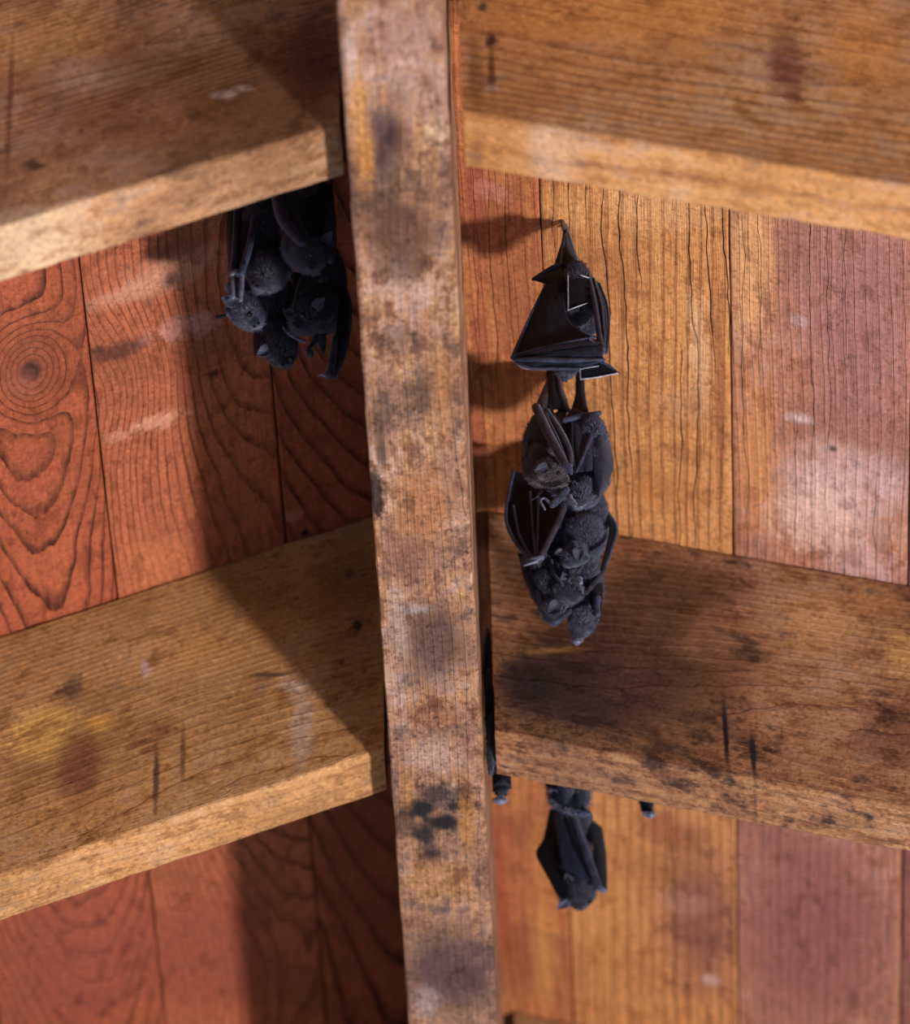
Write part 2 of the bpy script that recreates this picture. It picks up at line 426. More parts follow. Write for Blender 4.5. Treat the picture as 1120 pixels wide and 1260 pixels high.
# ------------------------------------------------------------------ rafters
FL2, FR2, FL1, FR1 = YL[1], YR[1], YL[0], YR[0]
RAFT = [
    (-1, 0, dict(seed=21, sat=.85, gain=.82, early=(216, 158, 100), late=(140, 88, 52), tint=(196, 132, 82), tint_amt=.6, ring=2.5, pith=(120, 30), wander=10, late_amt=.5, grime=.75, bleach=.4, speck=.9, stain_shade=[
        sf(210, 110, 240, 130, (122, 80, 50), .75, FL1, .7), sf(330, 120, 120, 110, (126, 78, 44), .7, FL1, .6), sf(390, 60, 50, 90, (96, 60, 42), .75, FL1, .6), sf(60, 50, 110, 50, (222, 156, 84), .5, FL1), sf(12, 130, 5, 110, (110, 54, 30), .7, FL1, .3),  # broad patch: dirt and painted dimness of the face; right-hand patches paint ridge shade
        sf(100, 95, 60, 30, (214, 176, 140), .5, FL1, 1.2), sf(298, 108, 20, 7, (236, 212, 196), .8, FL1), sf(275, 116, 16, 6, (230, 206, 190), .7, FL1), sf(100, 162, 6, 5, BLK, .9, FL1), sf(238, 140, 10, 12, (70, 42, 34), .8, FL1),
        sf(45, 205, 16, 6, (70, 40, 30), .7, FL1), sf(150, 150, 150, 60, (176, 112, 62), .4, FL1), sf(110, 272, 190, 30, (244, 206, 160), .65, FL1, .6)]),
     'blurred pale-edged rafter left of the ridge beam above the bat cluster'),
    (-1, 1, dict(seed=22, sat=.9, gain=.8, early=(214, 156, 92), late=(150, 94, 50), tint=(204, 142, 76), tint_amt=.7, ring=2.6, pith=(30, 26), wander=12, late_amt=.5, grime=.35, bleach=.2, speck=.9, stain_shade=[
        sf(430, 760, 60, 170, (136, 96, 50), .6, FL2, .5), sf(330, 830, 40, 5, (66, 48, 46), .8, FL2, .8), sf(180, 820, 10, 16, PALE, .8, FL2, 1.1), sf(90, 850, 22, 26, (110, 84, 62), .75, FL2, 1.1),  # olive patch at the right end paints the ridge's shade
        sf(50, 900, 60, 40, (238, 182, 96), .75, FL2, .8), sf(120, 890, 24, 20, (236, 172, 70), .7, FL2), sf(95, 950, 30, 60, (120, 66, 44), .7, FL2, .9), sf(192, 960, 5, 60, (70, 44, 40), .85, FL2, .6),
        sf(225, 930, 5, 50, (96, 58, 46), .7, FL2, .6), sf(370, 900, 18, 60, (206, 178, 152), .6, FL2, 1.1), sf(360, 845, 26, 14, (220, 196, 180), .6, FL2, 1.2), sf(190, 900, 40, 30, (140, 86, 56), .5, FL2),
        sf(240, 800, 110, 40, (216, 156, 84), .5, FL2), sf(100, 1000, 120, 40, (206, 140, 70), .4, FL2), sf(430, 705, 8, 8, (96, 66, 56), .7, FL2), sf(440, 770, 6, 8, BLK, .7, FL2), sf(420, 815, 7, 6, BLK, .7, FL2)]),
     'ochre-brown rafter with drip staining left of the ridge beam below the bat cluster'),
    (-1, 2, dict(seed=23, early=(206, 150, 100), late=(140, 88, 52), ring=2.6, pith=(30, 26), wander=12, grime=.4),
     'last rafter on the left side lying beyond the red boards'),
    (1, 0, dict(seed=24, early=(226, 162, 92), late=(146, 88, 48), tint=(212, 142, 74), tint_amt=.6, ring=3.4, pith=(96, 4), cone=.01, wander=7, late_amt=.8, grime=.3, bleach=.35, speck=.7, stain_shade=[
        sf(760, 20, 200, 46, (228, 160, 84), .7, FR1, .8), sf(970, 70, 26, 60, (130, 78, 60), .65, FR1, 1.1), sf(1060, 60, 60, 70, (222, 150, 68), .6, FR1), sf(605, 50, 10, 10, BLK, .9, FR1, .8), sf(605, 85, 6, 40, (80, 44, 30), .8, FR1, .8),
        sf(604, 108, 14, 8, (190, 160, 140), .7, FR1, 1.1), sf(585, 90, 14, 60, (112, 62, 44), .6, FR1), sf(594, 8, 8, 8, BLK, .8, FR1), sf(820, 120, 20, 6, (226, 196, 170), .6, FR1),
        sf(700, 158, 130, 8, (220, 180, 150), .4, FR1, 1.3)]),
     'golden striped blurred rafter right of the ridge beam above the lone wrapped bat'),
    (1, 1, dict(seed=25, early=(206, 142, 88), late=(132, 80, 52), tint=(176, 112, 68), tint_amt=.7, ring=2.8, pith=(60, 24), wander=12, late_amt=.55, grime=1.0, bleach=.2, speck=1.0, sat=.85, gain=.74, stain_shade=[
        sf(770, 810, 210, 140, (84, 54, 40), .85, FR2, 1.2),
        sf(730, 850, 150, 80, (62, 40, 36), .9, FR2, .9), sf(650, 840, 50, 50, (48, 34, 40), .85, FR2, 1.1), sf(830, 720, 140, 46, (92, 56, 40), .75, FR2, .9), sf(640, 700, 60, 70, (86, 48, 32), .75, FR2, .8),  # last brown patch paints the bats' shade beside them
        sf(893, 900, 5, 62, (16, 18, 30), 1.0, FR2, .25), sf(927, 930, 5, 40, (22, 22, 32), .95, FR2, .5), sf(1010, 770, 60, 40, (220, 160, 96), .7, FR2, .9), sf(1110, 800, 30, 40, (228, 170, 92), .7, FR2),
        sf(1090, 740, 60, 26, (196, 128, 76), .5, FR2), sf(1090, 920, 60, 50, (112, 66, 46), .5, FR2), sf(680, 800, 60, 6, (200, 140, 80), .5, FR2, 1.0), sf(820, 830, 110, 80, (104, 68, 50), .5, FR2, 1.1), sf(870, 790, 60, 30, (176, 124, 84), .5, FR2, 1.2)]),
     'grimy dark-stained rafter right of the ridge beam behind the hanging bat column'),
    (1, 2, dict(seed=26, early=(206, 150, 100), late=(140, 88, 52), ring=2.6, pith=(30, 26), wander=12, grime=.4),
     'last rafter on the right side just showing at the bottom edge'),
]
for s, k, sp, label in RAFT:
    ph, h, d, t, y0 = (PHL, HL, DL, TL, YL[k]) if s < 0 else (PHR, HR, DR, TR, YR[k])
    tn = math.tan(ph)
    gap = 0.0030 if s < 0 else 0.0062
    stretch = sp.pop('cone', 0.006)
    mat = wood('rafter_wood', grain='X', slope=s * tn, plane='XZ', cone=stretch, fibre=0.45, bump=0.7, **sp)
    cross = rounded(y0, y0 + t, 0.0, d + 0.0002, 0.0022, 6, 14)
    rings = []
    for xx in np.linspace(RW + gap, 0.6, 120):
        rings.append([(s * xx, y, h - tn * xx + w) for y, w in cross])
    r = link('rafter', sweep(rings, 0.0006, sp['seed'], 40), mat)
    tag(r, label, 'beam', 'rafters fixed to the ridge beam', kind='structure')

# ------------------------------------------------------------------ bats
MEM = skin_mat('wing_membrane', (7, 9, 15), 0.55, 0.10, 1.6, 0.0007, spec=0.10, bs_str=0.9)
MEM2 = skin_mat('wing_membrane_grey', (22, 26, 40), 0.55, 0.22, 1.3, 0.0006, spec=0.12, bs_str=0.7)
BONE = skin_mat('wing_bone_skin', (38, 41, 56), 0.5, 0.2, 1.5, 0.0004, spec=0.18)
BONEB = skin_mat('wing_bone_brown', (38, 35, 43), 0.5, 0.2, 1.5, 0.0004, spec=0.15)
EDGE = skin_mat('membrane_edge_pale', (128, 128, 142), 0.5, 0.2, 1.5, 0.0003)
PALEB = skin_mat('knuckle_skin', (66, 67, 84), 0.42, 0.35, 1.2, 0.0004)
FOOT = skin_mat('foot_skin', (74, 60, 58), 0.55, 0.1, 1.2, 0.0006)
EYE = new_mat('eye_gloss')[0]
_b = EYE.node_tree.nodes['Principled BSDF']
_x = coords(EYE.node_tree)
EYE.node_tree.links.new(mix(EYE.node_tree, nz(EYE.node_tree, *_x, 1.0), lin((8, 6, 6)), lin((16, 12, 11))), _b.inputs['Base Color'])
_b.inputs['Roughness'].default_value = 0.06
_b.inputs['Specular IOR Level'].default_value = 0.35
FUR_DARK = skin_mat('fur_black', (21, 19, 26), 0.85, 0.35, 2.2, 0.0012, spec=0.08, bs_str=0.8)
FUR_BROWN = skin_mat('fur_brown', (32, 26, 29), 0.85, 0.35, 2.2, 0.0012, sheen_tint=(0.75, 0.68, 0.72), spec=0.25, bs_str=0.8)
FUR_GREY = skin_mat('fur_grey', (28, 28, 40), 0.85, 0.4, 2.2, 0.0012, spec=0.08, bs_str=0.8)
HAIR = {}
for _f, _c in ((FUR_DARK, (46, 43, 58)), (FUR_BROWN, (64, 51, 57)), (FUR_GREY, (64, 63, 88))):
    HAIR[_f.name] = skin_mat(_f.name + '_hair', _c, 0.6, 0.3, 0.5, 0.0001, spec=0.4, two=tuple(v * 0.5 for v in _c))
EAR = skin_mat('ear_skin', (44, 44, 56), 0.5, 0.3, 1.2, 0.0004, spec=0.2)

MPP = 1.0 / (FPX / 2.96)           # metres per photo pixel near the bats


def spline(pts, n):
    """Catmull-Rom through tuples, n samples"""
    pts = [np.array(p, float) for p in pts]
    if len(pts) == 2:
        return [pts[0] + (pts[1] - pts[0]) * i / (n - 1) for i in range(n)]
    e = [2 * pts[0] - pts[1]] + pts + [2 * pts[-1] - pts[-2]]
    L = len(pts) - 1
    out = []
    for i in range(n):
        t = i / (n - 1) * L
        k = min(int(t), L - 1); t -= k
        a, b, c, d = e[k:k + 4]
        out.append(0.5 * ((2 * b) + (c - a) * t + (2 * a - 5 * b + 4 * c - d) * t * t + (3 * b - a - 3 * c + d) * t ** 3))
    return out


def tube_into(bm, pts, rad, seg=8, cap=True):
    """tapered round tube through Vectors, rounded ends"""
    n = len(pts)
    T = [(pts[min(i + 1, n - 1)] - pts[max(i - 1, 0)]).normalized() for i in range(n)]
    ref = Vector((0.31, -0.83, 0.46))
    if abs(ref.dot(T[0])) > 0.9: ref = Vector((1, 0, 0))
    rows = []
    def row(c, t, r):
        nonlocal ref
        u = (ref - t * ref.dot(t)).normalized(); ref = u
        w = t.cross(u)
        rows.append([bm.verts.new(c + (u * math.cos(2 * math.pi * j / seg) + w * math.sin(2 * math.pi * j / seg)) * r) for j in range(seg)])
    if cap:
        for a in (80, 50, 25): row(pts[0] - T[0] * rad[0] * math.sin(math.radians(a)), T[0], rad[0] * math.cos(math.radians(a)))
    for i in range(n): row(pts[i], T[i], rad[i])
    if cap:
        for a in (25, 50, 80): row(pts[-1] + T[-1] * rad[-1] * math.sin(math.radians(a)), T[-1], rad[-1] * math.cos(math.radians(a)))
    for i in range(len(rows) - 1):
        for j in range(seg):
            bm.faces.new((rows[i][j], rows[i][(j + 1) % seg], rows[i + 1][(j + 1) % seg], rows[i + 1][j]))
    bm.faces.new(rows[0][::-1]); bm.faces.new(rows[-1])


def finish_mesh(name, bm, smooth=True):
    bmesh.ops.recalc_face_normals(bm, faces=bm.faces)
    me = bpy.data.meshes.new(name)
    bm.to_mesh(me); bm.free()
    if smooth:
        me.polygons.foreach_set('use_smooth', [True] * len(me.polygons))
    return me


class Bat:
    """one bat, laid out in a hanging plane at depth Y below its foothold.
    O, k: drawing origin and scale (drawing units per photo pixel); w: depth in drawing units, positive towards the photographer"""
    def __init__(s, label, O, k, Y, hang, fur, group):
        s.O, s.k, s.Y, s.fur = O, k, Y, fur
        s.u = MPP / k
        s.root = bpy.data.objects.new('bat', None)
        s.root.empty_display_size = 0.01
        col.objects.link(s.root)
        s.base = s.p(hang[0], hang[1], 0)
        s.root.location = s.base
        tag(s.root, label, 'bat', group)
        s.ells, s.limbs, s.rng = [], [], random.Random(label)
        s.later = []
        s.body = None

    def p(s, x, y, w=0):
        return P(s.O[0] + x / s.k, s.O[1] + y / s.k, s.Y - w * s.u)

    def cv(s, d):                      # direction given as (right, up, towards the viewer)
        return RV * d[0] + UV * d[1] - FV * d[2]

    def ell(s, x, y, a, b, c=None, rot=0, w=0, fur=True):
        c = c or min(a, b)
        ca, sa = math.cos(math.radians(rot)), math.sin(math.radians(rot))
        ax = (RV * ca - UV * sa, RV * sa + UV * ca, -FV)
        s.ells.append((s.p(x, y, w), ax, (a * s.u, b * s.u, c * s.u), fur))

    def ball(s, c, r, fur=True, ax=None, rr=None):
        s.ells.append((c, ax or (RV, UV, -FV), rr or (r, r, r), fur))

    def limb(s, pts, n=10):
        q = spline([(x, y, w, r) for x, y, w, r in pts], n)
        s.limbs.append(([s.p(a, b, w) for a, b, w, r in q], [r * s.u for a, b, w, r in q]))

    # ---- parts made after the body
    def bone(s, name, pts, mat, parent=None, n=14, seg=8):
        q = spline(pts, n)
        bm = bmesh.new()
        tube_into(bm, [s.p(a, b, w) - s.base for a, b, w, r in q], [max(r, 0.5) * s.u for a, b, w, r in q], seg)
        return link(name, finish_mesh(name, bm), mat, parent or s.root)

    def sheet(s, name, A, B, mat, bulge=0.0, parent=None, n=22, m=12, th=3.0, ripple=2.0, folds=0):
        a = spline(A, n); b = spline(B, n)
        bm = bmesh.new()
        g = []
        for i in range(n):
            row = []
            for j in range(m):
                t = j / (m - 1)
                q = a[i] * (1 - t) + b[i] * t
                w = q[2] + bulge * math.sin(math.pi * t)
                if folds: w += abs(math.sin(math.pi * t * folds)) * 14 - 7
                w += ripple * mnoise.noise(Vector((q[0] * .03, q[1] * .012, s.Y * 90))) * 2.2
                row.append(s.p(q[0], q[1], w) - s.base)
            g.append(row)
        back = -s.u * th
        nrm = -FV
        V1 = [[bm.verts.new(v) for v in r] for r in g]
        V2 = [[bm.verts.new(v + nrm * back) for v in r] for r in g]
        for i in range(n - 1):
            for j in range(m - 1):
                bm.faces.new((V1[i][j], V1[i][j + 1], V1[i + 1][j + 1], V1[i + 1][j]))
                bm.faces.new((V2[i][j], V2[i + 1][j], V2[i + 1][j + 1], V2[i][j + 1]))
        for i in range(n - 1):
            for j in (0, m - 1):
                bm.faces.new((V1[i][j], V1[i + 1][j], V2[i + 1][j], V2[i][j]))
        for j in range(m - 1):
            for i in (0, n - 1):
                bm.faces.new((V1[i][j], V1[i][j + 1], V2[i][j + 1], V2[i][j]))
        return link(name, finish_mesh(name, bm), mat, parent or s.root)

    def head(s, x, y, r, D, C, w=0, ears=(1, 1), eyes=(1, 1), ear=1.0, muzzle=1.0, nose=True, earmat=None):
        u = s.u * r
        c = s.p(x, y, w)
        D = s.cv(D).normalized()
        C = s.cv(C); C = (C - D * C.dot(D)).normalized()
        S = D.cross(C)
        s.ball(c, 0, True, (S, D, C), (u * 0.93, u * 1.05, u * 0.9))                       # cranium
        s.ball(c + D * u * 0.62 - C * u * 0.12, 0, True, (S, D, C), (u * 0.60, u * 0.62 * muzzle, u * 0.52))   # muzzle
        s.ball(c + D * u * (0.55 + 0.48 * muzzle) + C * u * 0.02, 0, False, (S, D, C), (u * 0.36, u * 0.26, u * 0.30))
        s.ball(c + D * u * 0.62 - C * u * 0.50, 0, True, (S, D, C), (u * 0.36, u * 0.50, u * 0.22))  # lower jaw
        for q in (-1, 1):
            s.ball(c + D * u * 0.55 + S * u * 0.40 * q - C * u * 0.22, u * 0.34)            # cheeks
            s.ball(c + D * u * 0.60 + S * u * 0.34 * q + C * u * 0.40, u * 0.20)            # brows
            s.ball(c - D * u * 0.30 + S * u * 0.72 * q + C * u * 0.42, u * 0.30, False)     # ear roots
        for q, on in zip((-1, 1), eyes):
            if on: s.later.append(('eye', c + D * u * 0.76 + S * u * 0.54 * q + C * u * 0.30, u * 0.17))
        for q, on in zip((-1, 1), ears):
            if on:
                tip = (C * 0.62 - D * 0.30 + S * q * 0.62).normalized()
                face = (D * 0.75 + S * q * 0.55 + C * 0.15)
                s.later.append(('ear', c - D * u * 0.22 + S * u * 0.62 * q + C * u * 0.42, tip, face, u * 1.05 * ear, earmat))
        for q in ((-1, 1) if nose else ()):
            s.later.append(('nostril', c + D * u * (0.55 + 0.70 * muzzle) + S * u * 0.13 * q + C * u * 0.10, u * 0.085))
        # mouth line
        s.later.append(('mouth', [c + D * u * (0.55 + 0.55 * muzzle - 0.95 * t * t * 0.62) + S * u * 0.60 * t - C * u * (0.36 - 0.06 * t * t) for t in np.linspace(-1, 1, 9)], u * 0.045))

    def ear_at(s, x, y, tip, face, size, w=0, mat=None):
        s.later.append(('ear', s.p(x, y, w), s.cv(tip).normalized(), s.cv(face), size * s.u, mat))

    def eye_at(s, x, y, r, w=0):
        s.later.append(('eye', s.p(x, y, w), r * s.u))

    def build(s, voxel=0.00062, hairs=4200, hair_len=0.0026):
        bm = bmesh.new()
        for c, ax, rr, fur in s.ells:
            R = Matrix((ax[0], ax[1], ax[2])).transposed().to_4x4()
            T = Matrix.Translation(c - s.base) @ R @ Matrix.Diagonal((*rr, 1))
            bmesh.ops.create_icosphere(bm, subdivisions=3, radius=1, matrix=T)
        for pts, rad in s.limbs:
            tube_into(bm, [q - s.base for q in pts], rad, 10)
        src = finish_mesh('body_source', bm)
        tmp = bpy.data.objects.new('body_source', src)
        col.objects.link(tmp)
        r = tmp.modifiers.new('r', 'REMESH'); r.mode = 'VOXEL'; r.voxel_size = voxel
        sm = tmp.modifiers.new('s', 'SMOOTH'); sm.iterations = 5; sm.factor = 0.5
        dg = bpy.context.evaluated_depsgraph_get()
        me = bpy.data.meshes.new_from_object(tmp.evaluated_get(dg))
        bpy.data.objects.remove(tmp); bpy.data.meshes.remove(src)
        me.materials.clear()
        me.polygons.foreach_set('use_smooth', [True] * len(me.polygons))
        me.name = 'body'
        # clumped coat: push the surface in and out a little
        n = len(me.vertices)
        co = np.empty(n * 3); me.vertices.foreach_get('co', co); co = co.reshape(-1, 3)
        no = np.empty(n * 3); me.vertex_normals.foreach_get('vector', no); no = no.reshape(-1, 3)
        for i in range(n):
            v = Vector(co[i])
            co[i] += no[i] * (mnoise.noise(v * 420) * 0.00016 + mnoise.noise(Vector((v.x * 900, v.y * 900, v.z * 350))) * 0.00012)
        me.vertices.foreach_set('co', co.ravel()); me.update()
        s.body = link('body', me, s.fur, s.root)
        # fur
        if hairs:
            area = np.empty(len(me.polygons)); me.polygons.foreach_get('area', area)
            cen = np.empty(len(me.polygons) * 3); me.polygons.foreach_get('center', cen); cen = cen.reshape(-1, 3)
            pn = np.empty(len(me.polygons) * 3); me.polygons.foreach_get('normal', pn); pn = pn.reshape(-1, 3)
            ok = np.zeros(len(cen), bool)
            for c, ax, rr, fur in s.ells:
                if not fur: continue
                d = cen - np.array(c - s.base)
                q = sum(((d @ np.array(a)) / (k * 1.12)) ** 2 for a, k in zip(ax, rr))
                ok |= q < 1.0
            for c, ax, rr, fur in s.ells:
                if fur: continue
                d = cen - np.array(c - s.base)
                q = sum(((d @ np.array(a)) / (k * 1.15)) ** 2 for a, k in zip(ax, rr))
                ok &= q > 1.0
            prob = area * ok
            if prob.sum() > 0:
                rs = np.random.RandomState(s.rng.randrange(10 ** 6))
                idx = rs.choice(len(cen), hairs, p=prob / prob.sum())
                p0 = cen[idx] + rs.normal(0, 0.0002, (hairs, 3))
                nn = pn[idx]
                up = np.array([0, 0.1, 1.0]) + rs.normal(0, 0.35, (hairs, 3))
                tg = up - nn * (up * nn).sum(1, keepdims=True)
                tg /= np.linalg.norm(tg, axis=1, keepdims=True) + 1e-9
                dr = tg + nn * rs.uniform(0.12, 0.55, (hairs, 1))
                dr /= np.linalg.norm(dr, axis=1, keepdims=True)
                sd = np.cross(dr, nn); sd /= np.linalg.norm(sd, axis=1, keepdims=True) + 1e-9
                ln = hair_len * rs.uniform(0.6, 1.25, (hairs, 1))
                wd = 0.00013
                vs = np.stack([p0 - nn * 0.0002 - sd * wd, p0 - nn * 0.0002 + sd * wd, p0 + dr * ln * 0.6 + sd * wd * 0.7, p0 + dr * ln * 0.6 - sd * wd * 0.7, p0 + dr * ln - nn * ln * 0.12], 1).reshape(-1, 3)
                fm = bpy.data.meshes.new('fur')
                fs = []
                for i in range(hairs):
                    k = i * 5
                    fs.append((k, k + 1, k + 2, k + 3)); fs.append((k + 3, k + 2, k + 4))
                fm.from_pydata(vs.tolist(), [], fs)
                f = link('fur', fm, HAIR[s.fur.name], s.body)
                f['kind'] = 'stuff'
        for it in s.later:
            if it[0] in ('eye', 'nostril'):
                bm = bmesh.new()
                bmesh.ops.create_uvsphere(bm, u_segments=12, v_segments=8, radius=it[2], matrix=Matrix.Translation(it[1] - s.base))
                link(it[0], finish_mesh(it[0], bm), EYE, s.body)
            elif it[0] == 'mouth':
                bm = bmesh.new()
                tube_into(bm, [q - s.base for q in it[1]], [it[2]] * len(it[1]), 6)
                link('mouth', finish_mesh('mouth', bm), EYE, s.body)
            else:
                _, c, tip, face, L, mt = it
                face = (face - tip * face.dot(tip)).normalized()
                sd = tip.cross(face)
                bm = bmesh.new()
                nn, mm = 9, 9
                g1, g2 = [], []
                for i in range(nn):
                    t = i / (nn - 1)
                    hw = L * 0.46 * (math.sin(math.pi * (0.16 + 0.80 * t)) ** 0.75) * (1.0 - 0.30 * t)
                    r1, r2 = [], []
                    for j in range(mm):
                        q = j / (mm - 1) * 2 - 1
                        pos = c - s.base + tip * L * t * (1 - 0.10 * q * q) + sd * hw * q + face * (hw * 0.75 * q * q - L * 0.10 * math.sin(math.pi * t))
                        r1.append(bm.verts.new(pos)); r2.append(bm.verts.new(pos - face * L * 0.055))
                    g1.append(r1); g2.append(r2)
                for i in range(nn - 1):
                    for j in range(mm - 1):
                        bm.faces.new((g1[i][j], g1[i][j + 1], g1[i + 1][j + 1], g1[i + 1][j]))
                        bm.faces.new((g2[i][j], g2[i + 1][j], g2[i + 1][j + 1], g2[i][j + 1]))
                    for j in (0, mm - 1):
                        bm.faces.new((g1[i][j], g1[i + 1][j], g2[i + 1][j], g2[i][j]))
                for j in range(mm - 1):
                    for i in (0, nn - 1):
                        bm.faces.new((g1[i][j], g1[i][j + 1], g2[i][j + 1], g2[i][j]))
                link('ear', finish_mesh('ear', bm), mt or EAR, s.body)
        return s

    def foot(s, x, y, tx, ty, k=1.0, w=0):
        """a clinging foot: sole from the ankle (x, y) to the toes at (tx, ty), five hooked toes"""
        f = s.bone('foot', [(x, y, w, 9 * k), ((x + tx) / 2, (y + ty) / 2, w + 3 * k, 13 * k), (tx, ty, w, 11 * k)], FOOT)
        for q in range(5):
            o = (q - 2) * 6 * k
            s.bone('toe', [(tx + o, ty + 2 * k, w + 4 * k, 4.5 * k), (tx + o * 1.3, ty - 10 * k, w + 6 * k, 4 * k), (tx + o * 1.5, ty - 20 * k, w - 4 * k, 2 * k)], FOOT, f, n=7, seg=6)
        return f


GR = 'bats hanging in the column right of the ridge beam'
GL = 'bats huddled left of the ridge beam'
GB = 'bats behind the lower right rafter'

# ---- the lone wrapped bat at the top of the column
b = Bat('black bat wrapped in its folded wings, topmost of the right-hand column', (590, 230), 4.5, 0.044, (478, 135), FUR_DARK, GR)
b.ell(540, 590, 92, 185, 80)
b.ell(540, 705, 76, 80, 80, w=18)
b.ell(600, 690, 70, 150, 60, w=-10)
b.ell(505, 480, 70, 70, 62)
b.ell(510, 880, 72, 110, 62)
b.limb([(476, 235, 0, 12), (468, 330, 0, 20), (455, 440, 0, 34)])
b.limb([(482, 240, 0, 12), (506, 340, 0, 22), (528, 450, 0, 36)])
b.head(485, 990, 70, (-.15, -.8, .15), (.2, -.4, .9), w=0, ears=(1, 0), eyes=(0, 0), ear=.8)
b.build(hairs=5200)
b.foot(476, 262, 452, 160, 1.05)
b.foot(490, 262, 470, 175, .75, w=-22)
t = b.sheet('tail_membrane', [(474, 250, 10), (442, 345, 30), (410, 445, 40)], [(484, 250, 10), (512, 340, 30), (552, 432, 40)], MEM, 34)
b.bone('leg_crease', [(477, 262, 36, 7), (464, 340, 58, 8), (450, 420, 70, 7)], BONE, t)
b.sheet('tail_membrane', [(452, 420, 60), (385, 452, 40), (296, 508, 10)], [(480, 590, 80), (392, 548, 50), (298, 516, 10)], MEM, 22)
b.bone('calcar', [(450, 425, 70, 11), (385, 456, 48, 12), (300, 511, 10, 11)], BONE)
w = b.sheet('wing', [(372, 536, 40), (290, 700, 55), (222, 850, 60), (184, 940, 62)], [(475, 500, 70), (470, 640, 78), (520, 770, 95), (645, 838, 110)], MEM, 20, n=30, m=18, ripple=3)
b.bone('forearm', [(186, 944, 66, 15), (300, 908, 92, 12), (470, 866, 118, 10), (645, 829, 126, 8)], BONE, w)
b.bone('finger', [(366, 545, 44, 8), (290, 700, 58, 8), (222, 850, 64, 9), (186, 940, 66, 12)], BONE, w)
w2 = b.sheet('wing', [(196, 944, 70), (400, 886, 122), (640, 842, 128), (668, 872, 120)], [(205, 972, 70), (290, 1008, 92), (560, 1008, 118), (694, 968, 112)], MEM2, 14, n=30, ripple=2, folds=3)
b.bone('finger', [(198, 952, 80, 13), (330, 925, 116, 9), (520, 905, 136, 9), (680, 880, 130, 8)], MEM, w2)
b.bone('finger', [(200, 962, 80, 15), (330, 958, 116, 15), (520, 962, 134, 14), (690, 958, 124, 10)], BONE, w2)
b.bone('finger', [(208, 974, 80, 11), (290, 1004, 100, 9), (430, 1006, 124, 8), (560, 1006, 124, 7)], BONE, w2)
b.bone('thumb', [(200, 965, 78, 11), (240, 998, 76, 9), (278, 1008, 70, 5)], PALEB, w2)
w3 = b.sheet('wing', [(592, 476, 70), (625, 640, 100), (645, 800, 110), (648, 880, 112)], [(660, 530, 40), (704, 640, 50), (720, 760, 60), (706, 912, 70)], MEM, 18, folds=2)
b.bone('forearm', [(604, 482, 90, 11), (640, 650, 122, 12), (664, 800, 128, 12), (684, 910, 120, 15)], BONEB, w3)
b.bone('finger', [(634, 508, 74, 7), (676, 660, 96, 9), (690, 800, 104, 9), (692, 910, 110, 10)], BONEB, w3)
b.bone('finger', [(664, 536, 48, 7), (706, 650, 58, 7), (718, 770, 66, 7), (704, 918, 84, 9)], BONE, w3)
b.bone('thumb', [(686, 905, 124, 13), (688, 922, 126, 9)], PALEB, w3)
b.bone('thumb', [(610, 842, 132, 5), (638, 866, 134, 5)], PALEB, w3)
q = b.sheet('wing_fold', [(490, 465, 104), (492, 682, 112)], [(605, 503, 104), (602, 640, 112)], MEM, 4, n=12, m=8)
b.bone('membrane_edge', [(490, 465, 108, 4), (548, 484, 112, 4), (605, 503, 108, 4)], EDGE, q)
b.bone('membrane_edge', [(490, 465, 108, 4), (491, 575, 114, 4), (492, 682, 116, 4)], EDGE, q)
b.bone('membrane_edge', [(492, 682, 116, 3), (545, 662, 118, 3), (600, 642, 116, 2)], EDGE, q)
b.bone('shoulder_edge', [(490, 465, 104, 10), (540, 448, 90, 10), (600, 480, 88, 10)], BONE)
q = b.sheet('wing_tip', [(556, 1008, 118), (600, 984, 118), (660, 964, 116)], [(560, 1064, 110), (640, 1052, 106), (768, 1030, 96)], MEM, 4, n=14, m=8)
b.bone('membrane_edge', [(556, 1010, 124, 4), (558, 1038, 120, 4), (561, 1065, 116, 4)], EDGE, q)
b.bone('membrane_edge', [(561, 1065, 116, 4), (650, 1054, 110, 4), (768, 1031, 100, 4)], EDGE, q)
b.bone('membrane_edge', [(556, 1010, 124, 3), (605, 1000, 124, 3), (660, 992, 120, 3)], EDGE, q)
b.bone('finger', [(660, 962, 120, 8), (715, 990, 110, 8), (770, 1030, 100, 5)], BONE, q)

# ---- the pair below it
b = Bat('brown-faced bat with round ear and folded forearm, looking right, below the wrapped bat', (590, 450), 5.333, 0.139, (490, -40), FUR_BROWN, GR)
b.ell(420, 540, 138, 240, 120)
b.ell(400, 650, 120, 150, 120)
b.limb([(480, -10, 0, 14), (465, 90, 0, 26), (430, 260, 0, 60), (420, 360, 0, 70)])
b.limb([(500, -10, 0, 14), (528, 150, 0, 22), (560, 260, 0, 26), (500, 380, 0, 50)])
b.head(462, 705, 104, (.86, -.42, .26), (-.30, .72, .62), w=95, ears=(0, 0), eyes=(0, 0), muzzle=1.3)
b.ear_at(448, 668, (-.85, -.22, .10), (.15, .15, .97), 96, w=228, mat=EAR)
b.eye_at(517, 704, 14, w=214)
b.build(hairs=6000)
b.foot(490, 0, 488, -60, 1.0)
b.sheet('tail_membrane', [(452, 0, 10), (440, 140, 30), (380, 275, 40)], [(505, 0, 10), (535, 170, 30), (590, 300, 40)], MEM, 25)
b.bone('leg_crease', [(516, 60, 40, 12), (536, 180, 46, 18), (580, 290, 50, 18)], BONEB)
w = b.sheet('wing', [(356, 272, 150), (440, 480, 185), (545, 655, 205)], [(440, 285, 140), (580, 470, 160), (612, 640, 190)], MEM, 22, folds=2)
